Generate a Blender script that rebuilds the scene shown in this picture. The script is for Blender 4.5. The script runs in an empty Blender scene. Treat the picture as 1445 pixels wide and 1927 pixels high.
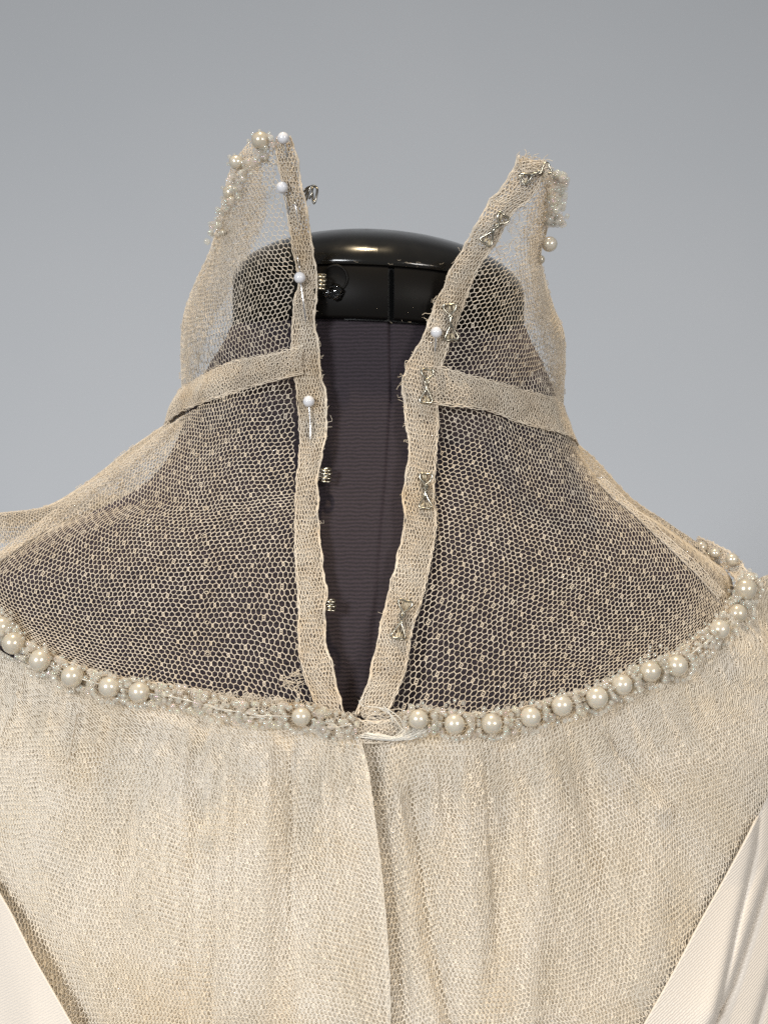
import bpy, bmesh, math, random
import numpy as np
from mathutils import Vector, Matrix
rng = np.random.default_rng(7); random.seed(7)
S = bpy.context.scene
# ------------------------------------------------------------------ camera
D = 0.42                 # metres from the lens to the plane of the back opening
MM = 0.173e-3            # metres per photograph pixel on that plane
CX, CY = 722.5, 963.5
cam_d = bpy.data.cameras.new("camera"); cam = bpy.data.objects.new("camera", cam_d)
S.collection.objects.link(cam); S.camera = cam
cam.location = (0, -D, 0); cam.rotation_euler = (math.pi/2, 0, 0)
cam_d.sensor_fit = 'HORIZONTAL'; cam_d.sensor_width = 36.0
cam_d.lens = 36.0*D/(1445*MM); cam_d.clip_start = 0.02; cam_d.clip_end = 50
cam_d.dof.use_dof = True; cam_d.dof.focus_distance = D-0.012; cam_d.dof.aperture_fstop = cam_d.lens/2.2
# ------------------------------------------------------------------ light of the room
W = bpy.data.worlds.new("World"); S.world = W; W.use_nodes = True
bg = W.node_tree.nodes["Background"]; bg.inputs[0].default_value = (0.96, 0.98, 1.0, 1); bg.inputs[1].default_value = 0.19
def lamp(name, loc, target, size, power, color):
    d = bpy.data.lights.new(name, 'AREA'); d.shape = 'DISK'; d.size = size; d.energy = power; d.color = color
    o = bpy.data.objects.new(name, d); S.collection.objects.link(o); o.location = loc
    o.rotation_euler = (Vector(target)-Vector(loc)).to_track_quat('-Z', 'Y').to_euler(); return o
lamp("room_lamp", (-1.15, -1.9, 0.40), (0.15, 1.05, -0.98), 0.55, 9.6, (0.95, 0.975, 1.0)).data.spread = math.radians(84)
lamp("room_lamp.001", (1.15, -1.9, 0.40), (-0.15, 1.05, -0.98), 0.50, 5.5, (1.0, 0.955, 0.89)).data.spread = math.radians(84)
lamp("ceiling_lamp", (-0.12, -0.22, 1.7), (0, -0.1, 0), 0.10, 1.6, (1.0, 0.80, 0.52)).data.spread = math.radians(50)
S.view_settings.view_transform = 'Standard'; S.view_settings.look = 'None'
S.view_settings.exposure = 0.0; S.view_settings.gamma = 1.0
S.render.engine = 'CYCLES'
S.cycles.max_bounces = 8; S.cycles.transmission_bounces = 8; S.cycles.transparent_max_bounces = 8
S.cycles.caustics_reflective = False; S.cycles.caustics_refractive = False
S.cycles.use_denoising = False
# ------------------------------------------------------------------ materials
def mat(name, base, rough=0.8, **kw):
    m = bpy.data.materials.new(name); m.use_nodes = True
    b = m.node_tree.nodes["Principled BSDF"]
    b.inputs["Base Color"].default_value = (*base, 1); b.inputs["Roughness"].default_value = rough
    for k, v in kw.items():
        b.inputs[k.replace("_", " ")].default_value = v
    return m
def nodes(m): return m.node_tree.nodes, m.node_tree.links, m.node_tree.nodes["Principled BSDF"]
def mottle(m, c1, c2, scale, detail=4, lo=0.35, hi=0.7, stain=None, stain_scale=9):
    N, L, b = nodes(m)
    tc = N.new("ShaderNodeTexCoord"); n = N.new("ShaderNodeTexNoise")
    n.inputs["Scale"].default_value = scale; n.inputs["Detail"].default_value = detail
    L.new(tc.outputs["Object"], n.inputs["Vector"])
    r = N.new("ShaderNodeValToRGB"); r.color_ramp.elements[0].position = lo; r.color_ramp.elements[1].position = hi
    r.color_ramp.elements[0].color = (*c1, 1); r.color_ramp.elements[1].color = (*c2, 1)
    L.new(n.outputs["Fac"], r.inputs["Fac"]); out = r.outputs["Color"]
    if stain:
        n2 = N.new("ShaderNodeTexNoise"); n2.inputs["Scale"].default_value = stain_scale; n2.inputs["Detail"].default_value = 6
        L.new(tc.outputs["Object"], n2.inputs["Vector"])
        r2 = N.new("ShaderNodeValToRGB"); r2.color_ramp.elements[0].position = 0.56; r2.color_ramp.elements[1].position = 0.75
        L.new(n2.outputs["Fac"], r2.inputs["Fac"])
        mx = N.new("ShaderNodeMixRGB"); mx.inputs[2].default_value = (*stain, 1)
        L.new(r2.outputs["Color"], mx.inputs[0]); L.new(out, mx.inputs[1]); out = mx.outputs[0]
    L.new(out, b.inputs["Base Color"]); return m
M_thread = mottle(mat("ivory_thread", (0.66, 0.56, 0.44), 0.9), (0.70, 0.60, 0.47), (0.79, 0.70, 0.58), 120)
M_tape = mottle(mat("folded_net_thread", (0.66, 0.56, 0.44), 0.9), (0.68, 0.58, 0.455), (0.77, 0.69, 0.575), 90, stain=(0.60, 0.45, 0.27), stain_scale=35)
M_bod = mottle(mat("bodice_thread", (0.7, 0.6, 0.48), 0.9), (0.82, 0.725, 0.585), (0.87, 0.795, 0.69), 60, stain=(0.76, 0.62, 0.43), stain_scale=22)
M_line = mottle(mat("silk_lining", (0.55, 0.52, 0.46), 0.6), (0.74, 0.675, 0.565), (0.80, 0.75, 0.66), 14, stain=(0.55, 0.45, 0.30), stain_scale=20)
M_fray = mat("frayed_thread", (0.72, 0.62, 0.48), 0.9)
M_white = mat("white_floss", (0.80, 0.76, 0.68), 0.85)
M_stitch = mat("sewing_thread", (0.70, 0.60, 0.42), 0.7)
M_pearl = mat("pearl", (0.72, 0.655, 0.54), 0.24, Metallic=0.28, Coat_Weight=1.0, Coat_Roughness=0.10, Subsurface_Weight=0.35, Subsurface_Scale=0.003)
M_pearl.node_tree.nodes["Principled BSDF"].inputs["Subsurface Radius"].default_value = (1, .8, .6)
M_glass = mat("iridescent_glass", (0.98, 0.94, 0.86), 0.10, Coat_Weight=1.0, Coat_Roughness=0.05, IOR=2.2, Coat_IOR=2.0)
def glassify():
    N, L, b = nodes(M_glass); oi = N.new("ShaderNodeObjectInfo"); lw = N.new("ShaderNodeLayerWeight"); lw.inputs[0].default_value = .45
    b.inputs["Thin Film Thickness"].default_value = 420; b.inputs["Thin Film IOR"].default_value = 1.8
    mr = N.new("ShaderNodeMapRange"); mr.inputs[3].default_value = 250; mr.inputs[4].default_value = 620
    L.new(oi.outputs["Random"], mr.inputs[0]); L.new(mr.outputs[0], b.inputs["Thin Film Thickness"])
    tr = N.new("ShaderNodeBsdfTransparent"); tr.inputs[0].default_value = (.97, .96, .94, 1); mx = N.new("ShaderNodeMixShader")
    m2 = N.new("ShaderNodeMapRange"); m2.inputs[3].default_value = .16; m2.inputs[4].default_value = .55; L.new(lw.outputs["Facing"], m2.inputs[0])
    L.new(m2.outputs[0], mx.inputs[0]); L.new(tr.outputs[0], mx.inputs[1]); L.new(b.outputs[0], mx.inputs[2])
    L.new(mx.outputs[0], N["Material Output"].inputs[0])
glassify()
M_gem = mat("rhinestone", (0.95, 0.97, 1), 0.0, Transmission_Weight=1.0, IOR=1.65)
M_metal = mat("plated_wire", (0.50, 0.47, 0.39), 0.27, Metallic=1.0)
M_hook = mat("dark_plated_wire", (0.34, 0.32, 0.28), 0.25, Metallic=1.0)
M_steel = mat("steel", (0.85, 0.85, 0.86), 0.3, Metallic=1.0)
M_pinhead = mat("white_plastic", (0.76, 0.76, 0.79), 0.12, Coat_Weight=0.5)
M_band = mat("black_plastic_band", (0.007, 0.0062, 0.0055), 0.45, Specular_IOR_Level=0.08)
M_cap = mottle(mat("black_plastic", (0.008, 0.007, 0.006), 0.22), (0.006, 0.0055, 0.005), (0.011, 0.010, 0.008), 60)
M_hole = mat("black_hollow", (0.002, 0.002, 0.002), 0.5)
def vary(m, c1, c2):
    N, L, b = nodes(m); oi = N.new("ShaderNodeObjectInfo"); mx = N.new("ShaderNodeMixRGB"); mx.inputs[1].default_value = (*c1, 1); mx.inputs[2].default_value = (*c2, 1)
    tc = N.new("ShaderNodeTexCoord"); n = N.new("ShaderNodeTexNoise"); n.inputs["Scale"].default_value = 1.6; L.new(tc.outputs["Object"], n.inputs["Vector"])
    a = N.new("ShaderNodeMath"); a.operation = 'MULTIPLY_ADD'; a.inputs[1].default_value = .6; L.new(oi.outputs["Random"], a.inputs[0]); L.new(n.outputs["Fac"], a.inputs[2])
    b_ = N.new("ShaderNodeMath"); b_.operation = 'SUBTRACT'; b_.inputs[1].default_value = .3; b_.use_clamp = True; L.new(a.outputs[0], b_.inputs[0])
    L.new(b_.outputs[0], mx.inputs[0]); L.new(mx.outputs[0], b.inputs["Base Color"])
vary(M_pearl, (0.78, 0.72, 0.61), (0.60, 0.53, 0.41))
def wear(m, lo, hi):
    N, L, b = nodes(m); tc = N.new("ShaderNodeTexCoord"); n = N.new("ShaderNodeTexNoise"); n.inputs["Scale"].default_value = 140; n.inputs["Detail"].default_value = 8
    L.new(tc.outputs["Object"], n.inputs["Vector"]); mr = N.new("ShaderNodeMapRange"); mr.inputs[1].default_value = .35; mr.inputs[2].default_value = .7; mr.inputs[3].default_value = lo; mr.inputs[4].default_value = hi
    L.new(n.outputs["Fac"], mr.inputs[0]); L.new(mr.outputs[0], b.inputs["Roughness"])
wear(M_cap, .13, .24)
# dark knit of the dress form: fine ribs round the body with a slubby yarn
M_knit = mat("dark_knit", (0.03, 0.026, 0.032), 0.85, Sheen_Weight=0.15, Sheen_Roughness=0.5, Sheen_Tint=(0.8, 0.6, 0.75, 1))
N, L, b = nodes(M_knit)
tc = N.new("ShaderNodeTexCoord"); mp = N.new("ShaderNodeMapping"); mp.inputs["Scale"].default_value = (1, 1, 1)
L.new(tc.outputs["Object"], mp.inputs["Vector"])
w = N.new("ShaderNodeTexWave"); w.wave_type = 'BANDS'; w.bands_direction = 'Z'; w.inputs["Scale"].default_value = 255
w.inputs["Distortion"].default_value = 3.2; w.inputs["Detail"].default_value = 3; w.inputs["Detail Scale"].default_value = 1.2
L.new(mp.outputs[0], w.inputs["Vector"])
n = N.new("ShaderNodeTexNoise"); n.inputs["Scale"].default_value = 1700; n.inputs["Detail"].default_value = 2
L.new(mp.outputs[0], n.inputs["Vector"])
ad = N.new("ShaderNodeMath"); ad.operation = 'MULTIPLY_ADD'; ad.inputs[1].default_value = 1.1
L.new(n.outputs["Fac"], ad.inputs[0]); L.new(w.outputs["Fac"], ad.inputs[2])
rp = N.new("ShaderNodeValToRGB"); rp.color_ramp.elements[0].color = (0.0112, 0.0076, 0.0104, 1); rp.color_ramp.elements[1].color = (0.040, 0.0272, 0.0365, 1)
rp.color_ramp.elements[0].position = 0.25; rp.color_ramp.elements[1].position = 1.0
mm_ = N.new("ShaderNodeMath"); mm_.operation = 'MULTIPLY'; mm_.inputs[1].default_value = 0.55
L.new(ad.outputs[0], mm_.inputs[0]); L.new(mm_.outputs[0], rp.inputs["Fac"]); L.new(rp.outputs["Color"], b.inputs["Base Color"])
bp = N.new("ShaderNodeBump"); bp.inputs["Strength"].default_value = 0.35; bp.inputs["Distance"].default_value = 0.0003
L.new(ad.outputs[0], bp.inputs["Height"]); L.new(bp.outputs[0], b.inputs["Normal"])
# satin with a fine twill
M_satin = mat("ivory_satin", (0.73, 0.665, 0.59), 0.36, Sheen_Weight=0.15)
N, L, b = nodes(M_satin)
tc = N.new("ShaderNodeTexCoord"); mp = N.new("ShaderNodeMapping"); mp.inputs["Rotation"].default_value = (0, math.radians(32), 0)
L.new(tc.outputs["Object"], mp.inputs["Vector"])
w = N.new("ShaderNodeTexWave"); w.bands_direction = 'Z'; w.inputs["Scale"].default_value = 420; w.inputs["Distortion"].default_value = 2.5; w.inputs["Detail"].default_value = 2
w.inputs["Detail Scale"].default_value = 2; L.new(mp.outputs[0], w.inputs["Vector"])
n = N.new("ShaderNodeTexNoise"); n.inputs["Scale"].default_value = 1500; L.new(tc.outputs["Object"], n.inputs["Vector"])
ad = N.new("ShaderNodeMath"); ad.operation = 'ADD'; L.new(w.outputs["Fac"], ad.inputs[0]); L.new(n.outputs["Fac"], ad.inputs[1])
bp = N.new("ShaderNodeBump"); bp.inputs["Strength"].default_value = 0.35; bp.inputs["Distance"].default_value = 0.00025
L.new(ad.outputs[0], bp.inputs["Height"]); L.new(bp.outputs[0], b.inputs["Normal"])
M_wall = mottle(mat("painted_wall", (0.5, 0.5, 0.5), 0.9), (0.735, 0.758, 0.79), (0.765, 0.782, 0.81), 3)
# ------------------------------------------------------------------ mesh helpers
def at(px, py, y):
    """photograph pixel at depth y (millimetres behind the opening) -> point in metres"""
    k = (D + y*1e-3)/D*MM
    return np.array([(px-CX)*k, y*1e-3, (CY-py)*k])
def ats(a): return np.array([at(*p) for p in a], float)
def link(name, me, material=None, parent=None, kind=None, loc=None):
    o = bpy.data.objects.new(name, me); S.collection.objects.link(o)
    if material: me.materials.append(material)
    if parent is not None:
        o.parent = parent
        pl = parent.matrix_world.translation if parent.parent is None else Vector((0, 0, 0))
        o.location = -parent.location if (loc is None and parent.parent is None) else (loc or (0, 0, 0))
    elif loc is not None: o.location = loc
    if kind: o["kind"] = kind
    return o
def np_mesh(name, V, F, smooth=True):
    """V (n,3); F (m,k) faces of one size"""
    me = bpy.data.meshes.new(name); V = np.asarray(V, np.float32); F = np.asarray(F, np.int32); m, k = F.shape
    me.vertices.add(len(V)); me.vertices.foreach_set("co", V.ravel())
    me.loops.add(m*k); me.loops.foreach_set("vertex_index", F.ravel())
    me.polygons.add(m); me.polygons.foreach_set("loop_start", np.arange(m, dtype=np.int32)*k)
    me.update(calc_edges=True); me.validate()
    if smooth: me.polygons.foreach_set("use_smooth", np.ones(len(me.polygons), bool))
    return me
def catmull(P, t):
    """P (n,...) controls, t in [0,n-1]"""
    P = np.asarray(P, float); n = len(P)
    Q = np.concatenate([2*P[:1]-P[1:2], P, 2*P[-1:]-P[-2:-1]])
    i = np.clip(np.floor(t).astype(int), 0, n-2); f = (t-i).reshape((-1,)+(1,)*(P.ndim-1))
    a, b_, c, d = Q[i], Q[i+1], Q[i+2], Q[i+3]
    return 0.5*(2*b_+(c-a)*f+(2*a-5*b_+4*c-d)*f**2+(3*b_-a-3*c+d)*f**3)
def resample(P, n):
    P = np.asarray(P, float); T = catmull(P, np.linspace(0, len(P)-1, 400))
    s = np.concatenate([[0], np.cumsum(np.linalg.norm(np.diff(T, axis=0), axis=1))]); q = np.linspace(0, s[-1], n)
    return np.stack([np.interp(q, s, T[:, k]) for k in range(T.shape[1])], 1)
def tubes(P0, P1, r, sides=3):
    """straight prisms between point pairs"""
    d = P1-P0; ln = np.linalg.norm(d, axis=1, keepdims=True); d = d/np.maximum(ln, 1e-9)
    ref = np.tile([0, 1.0, 0], (len(d), 1)); ref[np.abs(d[:, 1]) > .9] = [1, 0, 0]
    e1 = np.cross(d, ref); e1 /= np.linalg.norm(e1, axis=1, keepdims=True); e2 = np.cross(d, e1)
    r = np.broadcast_to(np.asarray(r, float), (len(d),))[:, None]; n = len(d)
    V = []
    for base in (P0-d*r*0.4, P1+d*r*0.4):
        for k in range(sides):
            a = 2*math.pi*k/sides - math.pi/2
            V.append(base+r*(math.cos(a)*e1+math.sin(a)*e2))
    V = np.stack(V, 1).reshape(-1, 3); o = (np.arange(n)*2*sides)[:, None]
    F = np.concatenate([o+np.array([[k, (k+1) % sides, sides+(k+1) % sides, sides+k]]) for k in range(sides)])
    return V, F
class Q:
    """gathers quads"""
    def __init__(s): s.V = []; s.F = []; s.n = 0
    def add(s, V, F): s.V.append(V); s.F.append(np.asarray(F)+s.n); s.n += len(V)
    def path(s, P, r, sides=6, closed=False, smooth=0):
        P = np.asarray(P, float)
        if smooth: P = resample(P, smooth)
        n = len(P); T = np.gradient(P, axis=0)
        if closed: T = np.roll(P, -1, 0)-np.roll(P, 1, 0)
        T /= np.maximum(np.linalg.norm(T, axis=1, keepdims=True), 1e-12)
        u = np.array([0, 1.0, 0]) if abs(T[0, 1]) < .9 else np.array([1.0, 0, 0])
        R = np.broadcast_to(np.asarray(r, float), (n,)); V = []
        for i in range(n):
            u = u-T[i]*u.dot(T[i]); u /= max(np.linalg.norm(u), 1e-9); w_ = np.cross(T[i], u)
            a = np.arange(sides)*2*math.pi/sides
            V.append(P[i]+R[i]*(np.cos(a)[:, None]*u+np.sin(a)[:, None]*w_))
        V = np.concatenate(V); F = []
        m = n if closed else n-1
        for i in range(m):
            j = (i+1) % n
            for k in range(sides): F.append((i*sides+k, i*sides+(k+1) % sides, j*sides+(k+1) % sides, j*sides+k))
        if not closed and sides == 4: F += [(3, 2, 1, 0), tuple((n-1)*4+k for k in range(4))]
        if not closed and sides == 6:
            for o in (0, (n-1)*6): F += [(o, o+1, o+2, o+3), (o, o+3, o+4, o+5)]
        s.add(V, F)
    def mesh(s, name): return np_mesh(name, np.concatenate(s.V), np.concatenate(s.F))
def noise1(x, seed, f):
    r = np.random.default_rng(seed); out = np.zeros_like(x)
    for k in range(4):
        a = r.uniform(.5, 1.5)*f*(1.7**k); out += np.sin(x*a+r.uniform(0, 6.28))/(1.45**k)
    return out/2.2
# ------------------------------------------------------------------ the dress form
X0 = at(712, 700, 50)[0]; YC = 0.050
Z_ = np.array([.0660, .0570, .0500, .0336, .0200, .0117, .0045, -.0038, -.021, -.045, -.080, -.150, -.300])
A_ = np.array([.0526, .0578, .0618, .0665, .0722, .0785, .0860, .1000, .124, .141, .147, .148, .150])
AL = np.array([.0526, .0586, .0636, .0695, .0755, .0810, .0910, .1140, .150, .160, .160, .156, .156])
B_ = np.array([.0015, .0015, .0012, -.0005, -.0035, -.0060, -.0085, -.012, -.018, -.025, -.0315, -.036, -.040])
def form_ab(z, x=1.0):
    z = np.asarray(z, float)
    return np.where(np.asarray(x) < X0, np.interp(-z, -Z_, AL), np.interp(-z, -Z_, A_)), YC-np.interp(-z, -Z_, B_)
def push(P, off):
    """keep cloth outside the form"""
    P = P.copy(); sh = P.shape; p = P.reshape(-1, 3)
    a, b_ = form_ab(p[:, 2], p[:, 0]); a = a+off; b_ = b_+off
    f = np.sqrt(((p[:, 0]-X0)/a)**2+((p[:, 1]-YC)/b_)**2); k = np.where((f < 1) & (p[:, 2] < .064), 1/np.maximum(f, .05), 1)
    p[:, 0] = X0+(p[:, 0]-X0)*k; p[:, 1] = YC+(p[:, 1]-YC)*k
    return p.reshape(sh)
def thing(name, loc, label, cat, group=None):
    o = bpy.data.objects.new(name, None); S.collection.objects.link(o); o.location = loc; o.empty_display_size = .01
    o["label"] = label; o["category"] = cat
    if group: o["group"] = group
    return o
FORM = thing("dress_form", (X0, YC, -0.30), "dark knit covered dress form with a glossy black neck cap wearing the gown", "dress form")
def ring_mesh(name, zs, a_s, b_s, n=96, cap_top=False, cap_bot=False, seam=False):
    V = []; th = np.linspace(0, 2*math.pi, n, endpoint=False)
    for z, a, b_ in zip(zs, a_s, b_s):
        r = np.ones(n)
        if seam:   # stitched groove down the centre back
            xs = seam_x(z); tx = np.arcsin(np.clip((xs-X0)/a, -1, 1)); d_ = (th-tx+math.pi) % (2*math.pi)-math.pi
            r = 1-0.0009/b_*np.exp(-(d_*a/0.0007)**2)+np.where((d_ < 0) & (d_*a > -.03), 0.0005/b_*np.exp(d_*a/.006), 0)
        V.append(np.stack([X0+a*r*np.sin(th), YC-b_*r*np.cos(th), np.full(n, z)], 1))
    V = np.concatenate(V); F = []
    m = len(zs)
    for i in range(m-1):
        for k in range(n): F.append((i*n+k, (i+1)*n+k, (i+1)*n+(k+1) % n, i*n+(k+1) % n))
    return np_mesh(name, V, F)
SEAM = ats([(733, 600, 2), (736, 740, 0), (727, 900, -6), (718, 1000, -11), (700, 1250, -27), (690, 1400, -34), (690, 1900, -45)])
def seam_x(z): return np.interp(-z, -SEAM[:, 2], SEAM[:, 0])
zz = np.concatenate([np.linspace(.066, -.09, 90), np.linspace(-.095, -.30, 20)])
aa, bb = form_ab(zz)
k9 = np.ones(9)/9; pad = lambda x: np.convolve(np.pad(x, 4, mode='edge'), k9, 'valid')
al = pad(form_ab(zz, -9.0)[0]); aa, bb = pad(aa), pad(bb)
# unequal angular steps: dense on the visible back
def form_body():
    n = 420; th = np.concatenate([np.linspace(-0.9, 0.9, 300, endpoint=False), np.linspace(0.9, 2*math.pi-0.9, 120, endpoint=False)])
    V = []
    for z, a0, a1, b_ in zip(zz, aa, al, bb):
        a = np.where(np.sin(th) < 0, a1, a0)
        tx = math.asin(max(-1, min(1, (float(seam_x(z))-X0)/a0))); d_ = (th-tx+math.pi) % (2*math.pi)-math.pi; s = d_*a
        r = 1-0.0010/b_*np.exp(-(s/0.0006)**2)+np.where(s < 0, 0.0006/b_*np.exp(np.minimum(s, 0)/.006), 0)
        V.append(np.stack([X0+a*r*np.sin(th), YC-b_*r*np.cos(th), np.full(n, z)], 1))
    V = np.concatenate(V); i, k = np.meshgrid(np.arange(len(zz)-1), np.arange(n), indexing='ij'); i = i.ravel(); k = k.ravel(); k2 = (k+1) % n
    return np_mesh("knit_body", V, np.stack([i*n+k, (i+1)*n+k, (i+1)*n+k2, i*n+k2], 1))
link("knit_cover", form_body(), M_knit, FORM)
# neck cap: band with a slit at the centre back, and a domed top
def cap_part(name, prof, t0, t1, n, dr=0, dz=0):
    th = np.linspace(t0, t1, n); V = []
    for r, z in prof:
        V.append(np.stack([X0+(r+dr)*np.sin(th), YC-(r+dr)*np.cos(th)*1.02, np.full(n, z+dz)-0.05*(r+dr)*np.sin(th)], 1))
    V = np.concatenate(V); m = len(prof); F = [(i*n+k, (i+1)*n+k, (i+1)*n+k+1, i*n+k+1) for i in range(m-1) for k in range(n-1)]
    return np_mesh(name, V, F)
slit = math.asin((at(735, 550, 0)[0]-X0)/.0527)
zc = at(712, 601, 0)[2]; zr = zc+.0168
band_prof = [(.049, zr), (.0522, zr), (.0527, zr-.0006), (.0527, zc+.0006), (.0522, zc), (.047, zc)]
link("cap_band", cap_part("cap_band", band_prof, slit+.022-2*math.pi+0.0, slit-.016, 140), M_band, FORM)
link("cap_band_backing", cap_part("cap_band_backing", [(.0495, zr), (.0495, zc-.0005)], slit-.3, slit+.3, 30), M_hole, FORM)
def dome():
    pr = []
    for k in range(24):
        f = k/23*math.pi/2; pr.append((.0528*math.cos(f)**1.03 if k < 23 else .0001, zr+.0006+.0200*math.sin(f)))
    pr = [(.0500, zr+.0002), (.0524, zr+.0003)]+pr
    return cap_part("cap_dome", pr, 0, 2*math.pi, 120)
link("cap_dome", dome(), M_cap, FORM)
# round socket in the cap band
sc_ = at(630, 526, 0); t = math.asin((sc_[0]-X0)/.0527)
nrm = Vector((math.sin(t), -math.cos(t), 0)); ctr = Vector((X0+.0527*math.sin(t), YC-.0527*math.cos(t)*1.02, sc_[2]))
e1 = Vector((math.cos(t), math.sin(t), 0)); e2 = Vector((0, 0, 1))
def socket():
    q = Q(); a = np.linspace(0, 2*math.pi, 40, endpoint=False)
    rows = [(.0048, -.0004), (.0047, .0002), (.0042, .0004), (.0038, .0000), (.0036, -.0003), (.0002, -.0004)]
    V = np.concatenate([[np.array(ctr+nrm*h+e1*(r*math.cos(x))+e2*(r*math.sin(x))) for x in a] for r, h in rows])
    F = [(i*40+k, i*40+(k+1) % 40, (i+1)*40+(k+1) % 40, (i+1)*40+k) for i in range(5) for k in range(40)]
    q.add(V, F); return q.mesh("socket")
link("cap_socket", socket(), M_band, FORM)
q_lint = []
for k in range(13):
    x = rng.choice([rng.uniform(728, 800), rng.uniform(610, 860)]); y = rng.uniform(486, 497)+abs(x-712)*.04 if k < 10 else rng.uniform(600, 606)+abs(x-712)*.07; q_lint.append((x, y, rng.uniform(0, 6.28), rng.uniform(4, 12)))
# ------------------------------------------------------------------ cloth sheets
class Sheet:
    """rows of (px,py,depth mm) controls, or a ready grid of 3-D points; u runs along each row from its first point, v down the rows"""
    def __init__(s, rows=None, grid=None, off=0.0011, S_=70, T_=110, vcol=0.25, fold=None):
        if grid is None:
            R = np.stack([catmull(ats(r), np.linspace(0, len(r)-1, T_)) for r in rows])
            grid = catmull(R, np.linspace(0, len(rows)-1, S_))
        if off is not None: grid = push(grid, off)
        if fold is not None: grid = fold(grid)
        s.grid = grid; s.build(vcol)
    def build(s, vcol):
        G = s.grid; seg = np.linalg.norm(np.diff(G, axis=1), axis=2)
        s.al = np.concatenate([np.zeros((len(G), 1)), np.cumsum(seg, 1)], 1)
        c = int(vcol*(G.shape[1]-1)); vs = np.linalg.norm(np.diff(G[:, c], axis=0), axis=1); s.vl = np.concatenate([[0], np.cumsum(vs)])
        s.du = 0.0003; K = int(s.al[:, -1].max()/s.du)+2; us = np.arange(K)*s.du
        s.tab = np.full((len(G), K, 3), np.nan)
        for i in range(len(G)):
            for k in range(3): s.tab[i, :, k] = np.interp(us, s.al[i], G[i, :, k], right=np.nan)
    def ev(s, u, v):
        r = np.interp(v, s.vl, np.arange(len(s.vl)), left=-1, right=-1); ok = (r >= 0) & (u >= 0)
        k = u/s.du; K = s.tab.shape[1]; i = np.clip(r.astype(int), 0, len(s.vl)-2); j = np.clip(k.astype(int), 0, K-2)
        fr = (r-i)[:, None]; fk = (k-j)[:, None]; ok &= k < K-1
        a = s.tab[i, j]*(1-fk)+s.tab[i, j+1]*fk; b_ = s.tab[i+1, j]*(1-fk)+s.tab[i+1, j+1]*fk
        P = a*(1-fr)+b_*fr; P[~ok] = np.nan; return P
    def shifted(s, dy):
        """same sheet moved along its normal (positive = away from the lens)"""
        G = s.grid; n = np.cross(np.gradient(G, axis=1), np.gradient(G, axis=0)); n /= np.maximum(np.linalg.norm(n, axis=2, keepdims=True), 1e-12)
        o = object.__new__(Sheet); sg = np.sign((n[..., 1]).mean()) or 1
        o.grid = G+n*sg*dy; o.build(0.25); return o
    def depth(s, px, py):
        G = s.grid.reshape(-1, 3); k = MM*(D+G[:, 1])/D; X = G[:, 0]/k+CX; Y = CY-G[:, 2]/k
        d = np.hypot(X-px, Y-py); near = d < d.min()+6
        return G[near, 1].min()*1e3
    def solid(s, name, step=1, cut=None, inset=0):
        G = s.grid[::step, ::step]; h, w_ = G.shape[:2]; i, k = np.meshgrid(np.arange(h-1), np.arange(w_-1), indexing='ij')
        i = i.ravel(); k = k.ravel()
        if cut is not None:
            x, y = proj(G.reshape(-1, 3)); x = x.reshape(h, w_); y = y.reshape(h, w_); m = ~inpoly(x[i, k]+inset, y[i, k], cut); i = i[m]; k = k[m]
        return np_mesh(name, G.reshape(-1, 3), np.stack([i*w_+k, (i+1)*w_+k, (i+1)*w_+k+1, i*w_+k+1], 1))
def proj(P):
    k = MM*(D+P[:, 1])/D
    return P[:, 0]/k+CX, CY-P[:, 2]/k
def inpoly(x, y, poly):
    c = np.zeros(len(x), bool); n = len(poly); j = n-1
    for i in range(n):
        xi, yi = poly[i]; xj, yj = poly[j]
        with np.errstate(divide='ignore', invalid='ignore'):
            c ^= ((yi > y) != (yj > y)) & (x < (xj-xi)*(y-yi)/(yj-yi+1e-12)+xi)
        j = i
    return c
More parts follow.
